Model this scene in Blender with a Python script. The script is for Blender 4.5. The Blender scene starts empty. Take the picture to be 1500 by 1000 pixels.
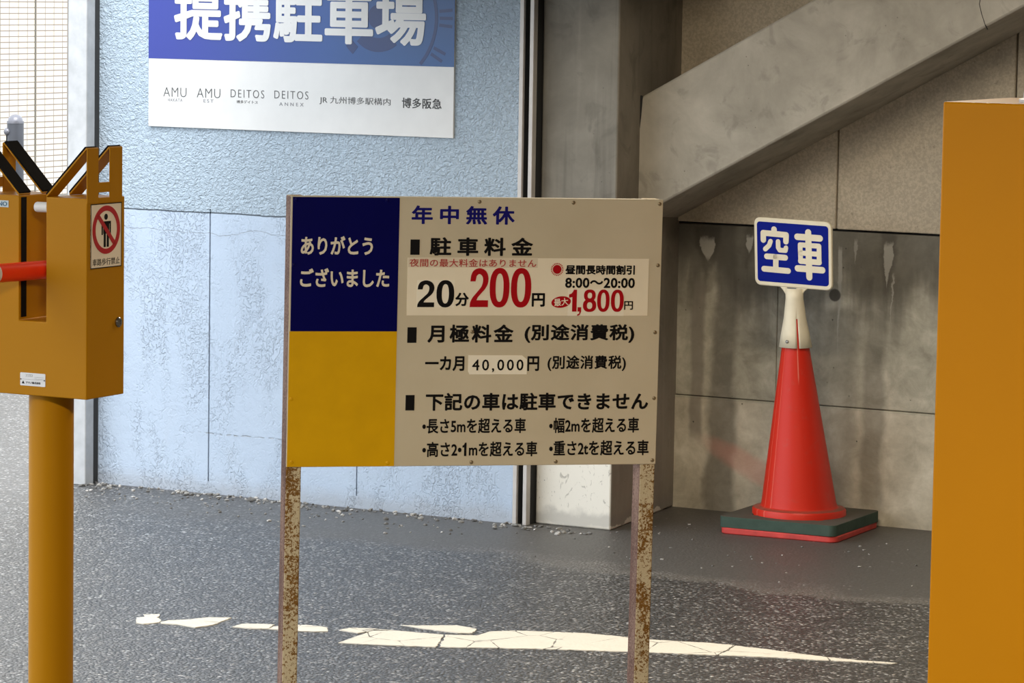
import bpy, bmesh, math, random
from mathutils import Vector, Matrix, noise
random.seed(7)
C = bpy.context.scene.collection
S = bpy.context.scene
R = math.radians

# ---------------------------------------------------------------- camera (axes: X along the blue wall, Y into depth)
cam_d = bpy.data.cameras.new('camera'); cam = bpy.data.objects.new('camera', cam_d); C.objects.link(cam)
cam_d.sensor_width = 36.0; cam_d.lens = 125.556; cam_d.clip_end = 300
cam.matrix_world = Matrix(((0.8753, -0.0621, 0.4795, 0), (0.4833, 0.0803, -0.8718, 0), (0.0156, 0.9948, 0.1003, 1.68), (0, 0, 0, 1)))
S.camera = cam

# ---------------------------------------------------------------- view, sky, added fill lamps
S.view_settings.view_transform = 'Standard'; S.view_settings.look = 'None'
S.view_settings.gamma = 1; S.view_settings.use_curve_mapping = False
S.view_settings.exposure = 0.95
SKY = 1.7
w = bpy.data.worlds.new('overcast_sky'); S.world = w; w.use_nodes = True
wn = w.node_tree; bg = wn.nodes['Background']
bg.inputs[0].default_value = (0.885, 0.942, 1.0, 1); bg.inputs[1].default_value = SKY
sun_d = bpy.data.lights.new('hazy_sun', 'SUN'); sun_d.energy = 2.3; sun_d.angle = R(40); sun_d.color = (1, 0.97, 0.93)
sun = bpy.data.objects.new('hazy_sun', sun_d); C.objects.link(sun)
sun.rotation_euler = Vector((-0.42, 0.5, -0.75)).to_track_quat('-Z', 'Y').to_euler()
def fill_lamp(x, y, z, e, sz=1.2):
    d = bpy.data.lights.new('warm_fill', 'AREA'); d.energy = e; d.color = (1.0, 0.86, 0.66); d.shape = 'RECTANGLE'; d.size = sz; d.size_y = 0.25
    o = bpy.data.objects.new('warm_fill', d); C.objects.link(o); o.location = (x, y, z)
fill_lamp(-1.9, 3.2, 2.26, 80); fill_lamp(-3.6, 7.9, 2.26, 28)  # unseen warm fill, added to brighten the board and the recess

# ---------------------------------------------------------------- node helpers
class N:
    """small wrapper around a material's node tree"""
    def __init__(s, name, rough=0.6, metal=0.0, spec=0.5):
        s.m = bpy.data.materials.new(name); s.m.use_nodes = True; s.t = s.m.node_tree
        s.b = s.t.nodes['Principled BSDF']; s.b.inputs['Roughness'].default_value = rough
        s.b.inputs['Metallic'].default_value = metal; s.b.inputs['Specular IOR Level'].default_value = spec
        s.oc = None
    def l(s, a, b): s.t.links.new(a, b)
    def set(s, sock, v):
        if hasattr(v, 'is_output') or isinstance(v, bpy.types.NodeSocket): s.l(v, sock)
        elif isinstance(v, (tuple, list)) and len(v) == 3 and sock.type == 'RGBA': sock.default_value = (*v, 1)
        else: sock.default_value = v
    def co(s, scale=None, off=None):
        if s.oc is None: s.oc = s.t.nodes.new('ShaderNodeTexCoord').outputs['Object']
        if scale is None and off is None: return s.oc
        n = s.t.nodes.new('ShaderNodeMapping'); s.l(s.oc, n.inputs[0])
        if scale: n.inputs['Scale'].default_value = scale
        if off: n.inputs['Location'].default_value = off
        return n.outputs[0]
    def xyz(s):
        n = s.t.nodes.new('ShaderNodeSeparateXYZ'); s.l(s.co(), n.inputs[0]); return n.outputs
    def noise(s, scale, detail=4, rough=0.55, dist=0.0, vec=None, col=False):
        n = s.t.nodes.new('ShaderNodeTexNoise'); s.l(vec or s.co(), n.inputs['Vector'])
        n.inputs['Scale'].default_value = scale; n.inputs['Detail'].default_value = detail
        n.inputs['Roughness'].default_value = rough; n.inputs['Distortion'].default_value = dist
        return n.outputs['Color' if col else 'Fac']
    def vor(s, scale, feature='F1', out='Distance', rnd=1.0, vec=None):
        n = s.t.nodes.new('ShaderNodeTexVoronoi'); n.feature = feature; s.l(vec or s.co(), n.inputs['Vector'])
        n.inputs['Scale'].default_value = scale; n.inputs['Randomness'].default_value = rnd
        return n.outputs[out]
    def ramp(s, f, *stops, interp='LINEAR'):
        n = s.t.nodes.new('ShaderNodeValToRGB'); s.l(f, n.inputs[0]); e = n.color_ramp.elements; n.color_ramp.interpolation = interp
        while len(e) < len(stops): e.new(0.5)
        for k, (p, c) in enumerate(stops):
            e[k].position = p; e[k].color = (c, c, c, 1) if isinstance(c, (int, float)) else (*c, 1)
        return n.outputs[0]
    def math(s, op, a, b=0.0, clamp=False):
        n = s.t.nodes.new('ShaderNodeMath'); n.operation = op; n.use_clamp = clamp
        s.set(n.inputs[0], a); s.set(n.inputs[1], b); return n.outputs[0]
    def smooth(s, v, lo, hi, a=0.0, b=1.0):
        n = s.t.nodes.new('ShaderNodeMapRange'); n.interpolation_type = 'SMOOTHSTEP'; s.set(n.inputs['Value'], v)
        n.inputs['From Min'].default_value = lo; n.inputs['From Max'].default_value = hi
        n.inputs['To Min'].default_value = a; n.inputs['To Max'].default_value = b; return n.outputs[0]
    def mix(s, f, a, b, blend='MIX'):
        n = s.t.nodes.new('ShaderNodeMix'); n.data_type = 'RGBA'; n.blend_type = blend
        s.set(n.inputs[0], f); s.set(n.inputs[6], a); s.set(n.inputs[7], b); return n.outputs[2]
    def bump(s, h, strength=0.5, dist=0.01, prev=None):
        n = s.t.nodes.new('ShaderNodeBump'); n.inputs['Strength'].default_value = strength; n.inputs['Distance'].default_value = dist
        s.set(n.inputs['Height'], h)
        if prev is not None: s.l(prev, n.inputs['Normal'])
        return n.outputs[0]
    def done(s, col=None, normal=None, rough=None):
        if col is not None: s.set(s.b.inputs['Base Color'], col)
        if normal is not None: s.l(normal, s.b.inputs['Normal'])
        if rough is not None: s.set(s.b.inputs['Roughness'], rough)
        return s.m

def srgb(r, g, b):
    f = lambda c: c / 12.92 if c <= 0.04045 else ((c + 0.055) / 1.055) ** 2.4
    return tuple(f(v / 255) for v in (r, g, b))
def plain(name, col, rough=0.5, metal=0.0, var=0.08, sc=14, bump=0.0, spec=0.5):
    n = N(name, rough, metal, spec); f = n.noise(sc, 4)
    dark = tuple(c * (1 - var) for c in col); light = tuple(min(1, c * (1 + var)) for c in col)
    nr = n.bump(n.noise(sc * 12, 3), bump, 0.002) if bump else None
    return n.done(n.ramp(f, (0.3, dark), (0.7, light)), nr)

# ---------------------------------------------------------------- mesh helpers
class MB:
    def __init__(s): s.b = bmesh.new(); s.mi = 0
    def _f(s, vs):
        try: f = s.b.faces.new(vs); f.material_index = s.mi; return f
        except ValueError: return None
    def box(s, x0, x1, y0, y1, z0, z1, M=None):
        v = [s.b.verts.new((M @ Vector(p)) if M else p) for p in
             [(x0,y0,z0),(x1,y0,z0),(x1,y1,z0),(x0,y1,z0),(x0,y0,z1),(x1,y0,z1),(x1,y1,z1),(x0,y1,z1)]]
        for q in ((3,2,1,0),(4,5,6,7),(0,1,5,4),(1,2,6,5),(2,3,7,6),(3,0,4,7)): s._f([v[k] for k in q])
        return s
    def prism(s, pts, fn, d0, d1):
        """polygon pts (2D) extruded between d0 and d1; fn(u, v, d) gives the point"""
        a = [s.b.verts.new(fn(u, v, d0)) for u, v in pts]; c = [s.b.verts.new(fn(u, v, d1)) for u, v in pts]
        s._f(a); s._f(c[::-1]); n = len(pts)
        for k in range(n): s._f([a[k], c[k], c[(k+1) % n], a[(k+1) % n]])
        return s
    def lathe(s, prof, cx=0, cy=0, n=40, M=None, shear=None):
        rings = []
        for r, z in prof:
            ring = []
            for k in range(n):
                p = Vector((cx + r * math.cos(2*math.pi*k/n), cy + r * math.sin(2*math.pi*k/n), z))
                if shear: p = Vector(shear(p))
                ring.append(s.b.verts.new((M @ p) if M else p))
            rings.append(ring)
        for a, c in zip(rings, rings[1:]):
            for k in range(n): s._f([a[k], a[(k+1) % n], c[(k+1) % n], c[k]])
        s._f(rings[0][::-1]); s._f(rings[-1])
        return s
    def cyl(s, p, q, r, n=24, r2=None):
        p = Vector(p); q = Vector(q); d = q - p
        M = Matrix.Translation(p) @ d.to_track_quat('Z', 'Y').to_matrix().to_4x4()
        return s.lathe([(r, 0), (r if r2 is None else r2, d.length)], n=n, M=M)
    def build(s, name, mats, parent=None, bevel=0, smooth=False, seg=2, loc=None):
        bmesh.ops.recalc_face_normals(s.b, faces=s.b.faces[:])
        me = bpy.data.meshes.new(name); s.b.to_mesh(me); s.b.free()
        for m in (mats if isinstance(mats, (list, tuple)) else [mats]): me.materials.append(m)
        o = bpy.data.objects.new(name, me); C.objects.link(o)
        if parent: o.parent = parent
        if loc: o.location = loc
        if bevel:
            b = o.modifiers.new('bevel', 'BEVEL'); b.width = bevel; b.segments = seg; b.limit_method = 'ANGLE'; b.angle_limit = R(35)
        if smooth:
            for p in me.polygons: p.use_smooth = True
            try: me.set_sharp_from_angle(angle=R(40))
            except Exception: pass
        elif bevel:
            for p in me.polygons: p.use_smooth = True
            try: me.set_sharp_from_angle(angle=R(30))
            except Exception: pass
            wn_ = o.modifiers.new('wn', 'WEIGHTED_NORMAL'); wn_.keep_sharp = True
        return o
def empty(name, loc=(0,0,0), rz=0.0):
    o = bpy.data.objects.new(name, None); C.objects.link(o); o.location = loc; o.rotation_euler = (0, 0, rz); o.empty_display_size = 0.1; return o
def tag(o, label=None, cat=None, group=None, kind=None):
    if label: o['label'] = label
    if cat: o['category'] = cat
    if group: o['group'] = group
    if kind: o['kind'] = kind
    return o
def lettering(text, box, mat, parent, y=0.0, bold=0.0, space=1.0, th=0.0006, name='lettering', fn=None, label=None, res=3, rot=0.0):
    """flat cut lettering fitted into box = (u0, v0, u1, v1) on the plane y of its parent; bold > 0 fattens the strokes with round corners"""
    c = bpy.data.curves.new('tmp', 'FONT'); c.body = text; c.offset = min(bold, 0.0); c.space_character = space; c.resolution_u = res; c.fill_mode = 'FRONT'
    t = bpy.data.objects.new('tmp', c); C.objects.link(t)
    me = bpy.data.meshes.new_from_object(t.evaluated_get(bpy.context.evaluated_depsgraph_get()))
    bpy.data.objects.remove(t); bpy.data.curves.remove(c)
    b = bmesh.new(); b.from_mesh(me)
    bmesh.ops.remove_doubles(b, verts=b.verts[:], dist=1e-5)
    if b.faces and sum(f.normal.z * f.calc_area() for f in b.faces) < 0: bmesh.ops.reverse_faces(b, faces=b.faces[:])
    rim = [e for e in b.edges if len(e.link_faces) == 1]
    nfill = len(b.faces)
    for v in b.verts: v.tag = False
    if bold > 0:
        segs = [(e.verts[0].co.copy(), e.verts[1].co.copy()) for e in rim]; seen = set()
        for p, q in segs:
            d = (q - p)
            if d.length < 1e-6: continue
            n_ = Vector((-d.y, d.x, 0)).normalized() * bold
            b.faces.new([b.verts.new(v) for v in (p - n_, q - n_, q + n_, p + n_)])
            for o_ in (p, q):
                k_ = (round(o_.x, 4), round(o_.y, 4))
                if k_ in seen: continue
                seen.add(k_)
                b.faces.new([b.verts.new(o_ + Vector((bold * math.cos(2*math.pi*j/10), bold * math.sin(2*math.pi*j/10), 0))) for j in range(10)])
    xs = [v.co.x for v in b.verts]; ys = [v.co.y for v in b.verts]
    x0, x1, y0, y1 = min(xs), max(xs), min(ys), max(ys); u0, v0, u1, v1 = box
    fn = fn or (lambda u, v, d: (u, y - d, v))
    cu, cv = (u0 + u1) / 2, (v0 + v1) / 2; cr, sr = math.cos(rot), math.sin(rot)
    want = (Vector(fn(0, 0, 1)) - Vector(fn(0, 0, 0))).normalized()
    b.faces.ensure_lookup_table()
    sides = [(e.verts[0].co.copy(), e.verts[1].co.copy()) for e in b.edges if len(e.link_faces) == 1]
    def put(co, d):
        u = (co.x - x0) / (x1 - x0) * (u1 - u0) + u0 - cu; q = (co.y - y0) / (y1 - y0) * (v1 - v0) + v0 - cv
        return Vector(fn(cu + u * cr - q * sr, cv + u * sr + q * cr, d))
    lay = random.Random(5)
    for f in b.faces[nfill:]:   # strokes overlap, so each lies a hair above the next
        h_ = th + lay.uniform(0.00006, 0.00030)
        for v in f.verts: v.tag = True; v.co = put(v.co, h_)
    for v in b.verts:
        if not v.tag: v.co = put(v.co, th)
    b.normal_update()
    flip = [f for f in b.faces if f.normal.dot(want) < 0]
    if flip: bmesh.ops.reverse_faces(b, faces=flip)
    for p, q in sides: b.faces.new([b.verts.new(v) for v in (put(p, th), put(q, th), put(q, 0), put(p, 0))])
    b.to_mesh(me); b.free()
    me.name = name; me.materials.clear(); me.materials.append(mat)
    o = bpy.data.objects.new(name, me); C.objects.link(o); o.parent = parent
    if label: o['label'] = label
    return o
XZ = lambda u, v, d: (u, d, v)
def rrect(x0, z0, x1, z1, r, n=6):
    pts = []
    for cx, cz, a in ((x1-r, z0+r, -90), (x1-r, z1-r, 0), (x0+r, z1-r, 90), (x0+r, z0+r, 180)):
        for k in range(n+1):
            t = R(a + 90*k/n); pts.append((cx + r*math.cos(t), cz + r*math.sin(t)))
    return pts

# ================================================================ materials of the setting
def m_asphalt():
    n = N('asphalt', 0.8, 0, 0.85)
    x, y, z = n.xyz()
    cell = n.vor(118, out='Color'); sep = n.t.nodes.new('ShaderNodeSeparateColor'); n.l(cell, sep.inputs[0])
    big = n.noise(2.2, 5, 0.6)
    stone = n.ramp(sep.outputs[0], (0.0, 0.022), (0.40, 0.045), (0.72, 0.105), (0.90, 0.25), (1.0, 0.56))
    tint = n.mix(n.ramp(sep.outputs[1], (0.4, 0), (0.9, 1)), (1.0, 1.0, 1.0), (1.06, 0.98, 0.90))
    stone = n.mix(1.0, stone, tint, 'MULTIPLY')
    d = n.vor(118)
    stone = n.mix(n.ramp(d, (0.35, 0), (0.75, 1)), stone, (0.03, 0.03, 0.03))
    stone = n.mix(0.5, stone, n.ramp(big, (0.3, 0.8), (0.7, 1.25)), 'MULTIPLY')
    # fine dust lying along the foot of the walls
    yy = n.math('ADD', y, n.math('MULTIPLY', n.math('SUBTRACT', n.noise(1.6, 3), 0.5), 0.7))
    yy = n.math('ADD', yy, n.math('MULTIPLY', n.math('SUBTRACT', n.noise(30, 4), 0.5), 0.10))
    dust = n.smooth(yy, 9.02, 9.25)
    dust = n.math('MULTIPLY', dust, n.smooth(x, -6.9, -5.3, 0.25, 0.92))
    dcol = n.mix(n.noise(60, 5, 0.7), (0.060, 0.056, 0.051), (0.115, 0.108, 0.098))
    rim = n.math('MULTIPLY', n.smooth(yy, 9.04, 9.12), n.smooth(yy, 9.12, 9.22, 1, 0))
    rim = n.math('MULTIPLY', rim, n.smooth(x, -5.6, -4.6))
    col = n.mix(dust, stone, dcol)
    col = n.mix(n.math('MULTIPLY', rim, 0.45), col, (0.20, 0.185, 0.165))
    sp = n.vor(60, out='Color'); s2 = n.t.nodes.new('ShaderNodeSeparateColor'); n.l(sp, s2.inputs[0])
    spot = n.math('MULTIPLY', n.math('GREATER_THAN', s2.outputs[0], 0.985), n.math('LESS_THAN', n.vor(60), 0.22))
    col = n.mix(n.math('MULTIPLY', spot, 0.8), col, (0.42, 0.40, 0.37))
    h = n.math('ADD', n.math('MULTIPLY', d, -1.0), n.math('MULTIPLY', sep.outputs[2], 0.5))
    h = n.math('MULTIPLY', h, n.math('SUBTRACT', 1.0, n.math('MULTIPLY', dust, 0.88)))
    nr = n.bump(h, 0.6, 0.007); nr = n.bump(n.noise(300, 3), 0.25, 0.002, nr)
    return n.done(col, nr, n.mix(dust, (0.40, 0.40, 0.40), (0.55, 0.55, 0.55)))
def m_bluewall():
    n = N('pale_blue_wall_paint', 0.62, 0, 0.35); x, y, z = n.xyz()
    up = n.smooth(n.math('ADD', z, n.math('MULTIPLY', n.math('SUBTRACT', n.noise(9, 3), 0.5), 0.012)), 0.915, 0.921)
    blotch = n.noise(5, 5, 0.6)
    lo = n.mix(blotch, (0.395, 0.48, 0.60), (0.47, 0.56, 0.675)); hi = n.mix(n.noise(7, 4), (0.385, 0.475, 0.56), (0.43, 0.52, 0.61))
    col = n.mix(up, lo, hi)
    # chipped old paint under the lower coat, in streaky clusters
    cl = n.noise(3.2, 3, 0.6, 0.4, n.co((1.6, 1, 0.75)))
    chip = n.noise(78, 3, 0.55, 1.2, n.co((1.1, 1, 0.8)))
    chips = n.math('MULTIPLY', n.smooth(chip, 0.46, 0.64), n.smooth(cl, 0.40, 0.60, 0.12, 1.0))
    # hairline cracks
    def crack(z0, wob, x0, x1, wd):
        v = n.math('ABSOLUTE', n.math('SUBTRACT', z, n.math('ADD', z0, n.math('MULTIPLY', n.math('SUBTRACT', n.noise(6, 4, 0.6), 0.5), wob))))
        c = n.smooth(v, wd, wd * 2, 1, 0)
        return n.math('MULTIPLY', c, n.math('MULTIPLY', n.smooth(x, x0, x0 + .05), n.smooth(x, x1 - .05, x1, 1, 0)))
    cr = n.math('MAXIMUM', n.math('MULTIPLY', crack(0.855, 0.07, -7.0, -5.3, 0.0006), 0.6), n.math('MULTIPLY', crack(0.20, 0.03, -6.55, -5.7, 0.0012), n.smooth(n.noise(60, 3), 0.42, 0.60, 0, 0.8)))
    col = n.mix(n.math('MULTIPLY', cr, 0.5), col, (0.33, 0.31, 0.29))
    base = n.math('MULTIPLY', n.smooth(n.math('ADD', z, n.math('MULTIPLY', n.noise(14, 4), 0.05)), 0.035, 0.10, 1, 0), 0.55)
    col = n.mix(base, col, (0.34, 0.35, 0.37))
    dirt = n.math('MULTIPLY', n.smooth(n.noise(5, 5, 0.65, 0.5, n.co((1, 1, 0.35))), 0.60, 0.78), 0.18)
    col = n.mix(dirt, col, (0.42, 0.42, 0.43))
    stucco = n.noise(80, 3, 0.5, 1.0, n.co((1, 1, 1.25)))
    fine = n.noise(160, 3)
    h_up = n.math('MULTIPLY', stucco, 1.0)
    h_lo = n.math('ADD', n.math('MULTIPLY', chips, -0.20), n.math('MULTIPLY', n.noise(14, 4), 0.25))
    mixh = n.t.nodes.new('ShaderNodeMix'); n.l(up, mixh.inputs[0]); n.l(h_lo, mixh.inputs[2]); n.l(h_up, mixh.inputs[3])
    h = n.math('SUBTRACT', mixh.outputs[0], n.math('MULTIPLY', cr, 0.3))
    h = n.math('ADD', h, n.math('MULTIPLY', up, 0.25))
    nr = n.bump(h, 1.0, 0.012); nr = n.bump(fine, 0.12, 0.002, nr)
    return n.done(col, nr)
def m_concrete(name, a, b, streak=0.3, sc=3.5, low_pale=0.0):
    n = N(name, 0.85, 0, 0.25); x, y, z = n.xyz()
    f = n.noise(sc, 6, 0.62, 0.3); col = n.ramp(f, (0.30, a), (0.70, b))
    sp = n.smooth(n.noise(sc * 2.3, 5, 0.6, 0.8), 0.55, 0.68)
    col = n.mix(n.math('MULTIPLY', sp, 0.35), col, tuple(v * 0.62 for v in a))
    st = n.noise(14, 4, 0.6, 0.1, n.co((1, 1, 0.07)))
    col = n.mix(n.math('MULTIPLY', n.smooth(st, 0.50, 0.72), streak), col, tuple(v * 1.35 for v in b))
    st2 = n.noise(22, 4, 0.6, 0.1, n.co((1, 1, 0.05)))
    col = n.mix(n.math('MULTIPLY', n.smooth(st2, 0.56, 0.74), streak), col, tuple(v * 0.6 for v in a))
    if low_pale:   # column foot painted paler for light bounced off the floor
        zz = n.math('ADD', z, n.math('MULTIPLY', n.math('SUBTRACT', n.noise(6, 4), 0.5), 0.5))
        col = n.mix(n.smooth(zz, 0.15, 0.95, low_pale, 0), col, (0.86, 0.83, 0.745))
        scr = n.math('MULTIPLY', n.smooth(n.noise(34, 4, 0.6, 2.2, n.co((1.2, 1, 0.7))), 0.60, 0.68), n.math('MULTIPLY', n.smooth(z, 0.03, 0.09), n.smooth(z, 0.45, 0.75, 0.6, 0)))
        col = n.mix(scr, col, (0.32, 0.30, 0.255))
        wet = n.math('ADD', z, n.math('MULTIPLY', n.math('SUBTRACT', n.noise(11, 4), 0.5), 0.10))
        col = n.mix(n.smooth(wet, 0.030, 0.060, 0.45, 0), col, (0.26, 0.25, 0.235))
        lump = n.math('ADD', z, n.math('MULTIPLY', n.math('SUBTRACT', n.noise(9, 4, 0.6), 0.5), 0.10))
        col = n.mix(n.smooth(lump, 0.010, 0.016, 0.9, 0), col, (0.66, 0.63, 0.56))
    pit = n.smooth(n.vor(38), 0.05, 0.10, 1, 0); pit = n.math('MULTIPLY', pit, n.smooth(n.noise(9, 3), 0.56, 0.62))
    col = n.mix(n.math('MULTIPLY', pit, 0.6), col, tuple(v * 0.3 for v in a))
    h = n.math('SUBTRACT', n.math('MULTIPLY', n.noise(40, 5, 0.65), 0.5), pit)
    return n.done(col, n.bump(h, 0.35, 0.004))
def m_retaining():
    n = N('stained_retaining_concrete', 0.85, 0, 0.3); x, y, z = n.xyz()
    f = n.noise(4, 6, 0.62, 0.3)
    mot = n.math('ADD', n.math('MULTIPLY', f, 0.6), n.math('MULTIPLY', n.noise(13, 6, 0.68, 0.5), 0.4))
    dark = n.ramp(mot, (0.36, (0.26, 0.243, 0.188)), (0.5, (0.43, 0.405, 0.322)), (0.64, (0.66, 0.62, 0.51)))
    pale = n.ramp(mot, (0.36, (0.36, 0.325, 0.25)), (0.5, (0.54, 0.495, 0.39)), (0.64, (0.74, 0.69, 0.57)))
    low = n.smooth(z, 0.355, 0.361, 1, 0)
    col = n.mix(low, dark, pale)
    # wet dark run-off below the ledge, wavering lower edge
    wet = n.math('ADD', z, n.math('MULTIPLY', n.math('SUBTRACT', n.noise(5, 4, 0.6, 0.2, n.co((1.6, 1, 0.25))), 0.5), 0.55))
    col = n.mix(n.smooth(wet, 0.56, 0.80, 0, 0.80), col, (0.075, 0.067, 0.055))
    # broad dark vertical stains
    def stain(x0, wd, amt, c, z0, z1, wob=0.05, sc=4):
        xx = n.math('ABSOLUTE', n.math('SUBTRACT', x, n.math('ADD', x0, n.math('MULTIPLY', n.math('SUBTRACT', n.noise(sc, 4), 0.5), wob))))
        m = n.smooth(xx, wd * 0.45, wd, 1, 0)
        m = n.math('MULTIPLY', m, n.math('MULTIPLY', n.smooth(z, z0, z0 + 0.06), n.smooth(z, z1 - 0.05, z1, 1, 0)))
        return n.math('MULTIPLY', m, amt)
    D = (0.075, 0.068, 0.055); G = (0.36, 0.345, 0.30)
    col = n.mix(stain(-4.88, 0.065, 0.6, D, -1, 1, 0.12), col, D)
    col = n.mix(stain(-4.50, 0.11, 0.45, D, -1, 0.7, 0.10), col, D)
    col = n.mix(stain(-4.36, 0.05, 0.45, D, 0.02, 0.8, 0.08), col, D)
    col = n.mix(stain(-4.975, 0.030, 0.7, G, 0.2, 0.76, 0.05), col, (0.23, 0.205, 0.17))
    # pale lime drips with dark wet borders, pointed at their lower ends
    def drip(x0, wd, z0, z1, amt, c, wob=0.035, soft=0.003):
        xx = n.math('ABSOLUTE', n.math('SUBTRACT', x, n.math('ADD', x0, n.math('MULTIPLY', n.math('SUBTRACT', n.noise(13, 5, 0.65), 0.5), wob))))
        tp = n.math('MULTIPLY', n.smooth(z, z0, z1 - 0.03), wd)
        m = n.math('MULTIPLY', n.smooth(n.math('SUBTRACT', xx, tp), -soft, soft * 0.35, 1, 0), n.smooth(z, z0, z0 + 0.03))
        zt = n.math('ADD', z, n.math('MULTIPLY', n.math('SUBTRACT', n.noise(40, 4), 0.5), 0.04))
        return n.math('MULTIPLY', n.math('MULTIPLY', m, amt), n.smooth(zt, z1 - 0.02, z1, 1, 0))
    for x0, wd, z0, z1 in ((-4.945, 0.026, 0.79, 0.885), (-4.80, 0.013, 0.82, 0.90), (-4.325, 0.017, 0.73, 0.895)):
        col = n.mix(drip(x0, wd * 1.9, z0 - 0.10, z1 + 0.04, 0.5, D, 0.05, 0.018), col, (0.045, 0.040, 0.033))
        col = n.mix(drip(x0, wd, z0, z1, 0.9, G), col, G)
    col = n.mix(drip(-4.485, 0.008, 0.46, 0.87, 0.8, G, 0.02), col, G)
    col = n.mix(drip(-4.305, 0.004, 0.54, 0.80, 0.8, G, 0.05), col, G)
    col = n.mix(drip(-4.43, 0.007, 0.80, 0.90, 0.6, G, 0.05), col, G)
    # faded red rub mark on the lowest course
    rx = n.math('MULTIPLY', n.math('ADD', x, 4.76), 0.9); rz = n.math('ADD', n.math('SUBTRACT', z, 0.165), n.math('MULTIPLY', n.math('ADD', x, 4.81), 0.42))
    rd = n.math('ADD', n.math('MULTIPLY', n.math('MULTIPLY', rx, rx), 22), n.math('MULTIPLY', n.math('MULTIPLY', rz, rz), 330))
    rd = n.math('ADD', rd, n.math('MULTIPLY', n.math('SUBTRACT', n.noise(14, 4), 0.5), 0.5))
    col = n.mix(n.smooth(rd, 0.15, 0.95, 0.5, 0), col, (0.58, 0.27, 0.21))
    pit = n.math('MULTIPLY', n.smooth(n.vor(30), 0.05, 0.11, 1, 0), n.smooth(n.noise(7, 3), 0.53, 0.6))
    col = n.mix(n.math('MULTIPLY', pit, 0.75), col, (0.03, 0.028, 0.024))
    ho = n.math('ADD', n.math('POWER', n.math('ADD', x, 4.50), 2.0), n.math('POWER', n.math('SUBTRACT', z, 0.716), 2.0))
    col = n.mix(n.smooth(ho, 0.00028, 0.0005, 0.85, 0), col, (0.03, 0.026, 0.022))
    h = n.math('SUBTRACT', n.math('MULTIPLY', n.noise(35, 5, 0.65, 0, n.co((0.5, 1, 1.3))), 0.5), pit)
    return n.done(col, n.bump(h, 0.4, 0.005))
def m_panel():
    n = N('smooth_grey_panel', 0.85, 0, 0.25)
    col = n.ramp(n.noise(2.5, 5, 0.6), (0.3, (0.52, 0.445, 0.33)), (0.7, (0.66, 0.57, 0.435)))
    col = n.mix(n.math('MULTIPLY', n.smooth(n.noise(60, 3), 0.66, 0.72), 0.35), col, (0.10, 0.09, 0.075))
    col = n.mix(n.smooth(n.noise(110, 4, 0.7), 0.40, 0.62, 0.35, 0), col, (0.22, 0.19, 0.15))
    col = n.mix(n.smooth(n.noise(1.7, 5, 0.6), 0.42, 0.62, 0.3, 0), col, (0.24, 0.205, 0.16))
    return n.done(col, n.bump(n.noise(150, 4, 0.7), 0.35, 0.003))
def m_tiles():
    n = N('cream_mosaic_tiles', 0.4, 0, 0.4)
    c = n.t.nodes.new('ShaderNodeSeparateXYZ'); n.l(n.co(), c.inputs[0]); k = n.t.nodes.new('ShaderNodeCombineXYZ')
    n.l(c.outputs[1], k.inputs[0]); n.l(c.outputs[2], k.inputs[1])
    b = n.t.nodes.new('ShaderNodeTexBrick'); n.l(k.outputs[0], b.inputs['Vector']); b.offset = 0.0; b.squash = 1.0
    b.inputs['Scale'].default_value = 1.0; b.inputs['Brick Width'].default_value = 0.112; b.inputs['Row Height'].default_value = 0.0432
    b.inputs['Mortar Size'].default_value = 0.0046; b.inputs['Mortar Smooth'].default_value = 0.1; b.inputs['Bias'].default_value = 0.0
    b.inputs['Color1'].default_value = (0.60, 0.53, 0.43, 1); b.inputs['Color2'].default_value = (0.63, 0.59, 0.50, 1); b.inputs['Mortar'].default_value = (0.20, 0.165, 0.135, 1)
    return n.done(b.outputs['Color'])

ASPH = m_asphalt(); BLUEW = m_bluewall()
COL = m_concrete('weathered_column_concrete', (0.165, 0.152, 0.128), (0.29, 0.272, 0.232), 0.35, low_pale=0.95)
COLS = m_concrete('side_column_concrete', (0.165, 0.145, 0.115), (0.27, 0.24, 0.195), 0.25, low_pale=0.12)
BEAM = m_concrete('weathered_beam_concrete', (0.31, 0.285, 0.235), (0.52, 0.48, 0.405), 0.05, 5.0)
SLAB = m_concrete('plain_concrete', (0.25, 0.24, 0.22), (0.33, 0.32, 0.30), 0.1, 2.0)
RET = m_retaining(); PANEL = m_panel(); TILES = m_tiles()
DARK = plain('dark_gap', (0.02, 0.02, 0.02), 0.9)
TRIM = plain('pale_metal_trim', (0.52, 0.49, 0.46), 0.45, 0.2)

# ================================================================ setting
# floor
mb = MB(); mb.box(-45, 8, -8, 60, -0.2, 0.0); tag(mb.build('floor', ASPH), kind='structure')
# blue wall on the left: stucco upper part, three smoother lower slabs with open joints
wl = tag(empty('wall_left', (0, 0, 0)), kind='structure')
mb = MB(); mb.box(-6.888, -5.296, 9.662, 9.80, 0.0, 3.0); mb.build('wall_core', plain('joint_grey', (0.16, 0.17, 0.17), 0.9), wl)  # grey core showing through the slab joints
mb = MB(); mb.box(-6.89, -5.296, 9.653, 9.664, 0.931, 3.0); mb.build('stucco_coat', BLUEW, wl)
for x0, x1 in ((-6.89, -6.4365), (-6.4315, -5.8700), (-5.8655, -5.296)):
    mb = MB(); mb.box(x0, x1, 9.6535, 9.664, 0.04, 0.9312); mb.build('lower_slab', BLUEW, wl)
mb = MB(); mb.box(-6.89, -5.296, 9.6525, 9.664, -0.02, 0.0402); mb.build('plaster_base', BLUEW, wl)
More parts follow.
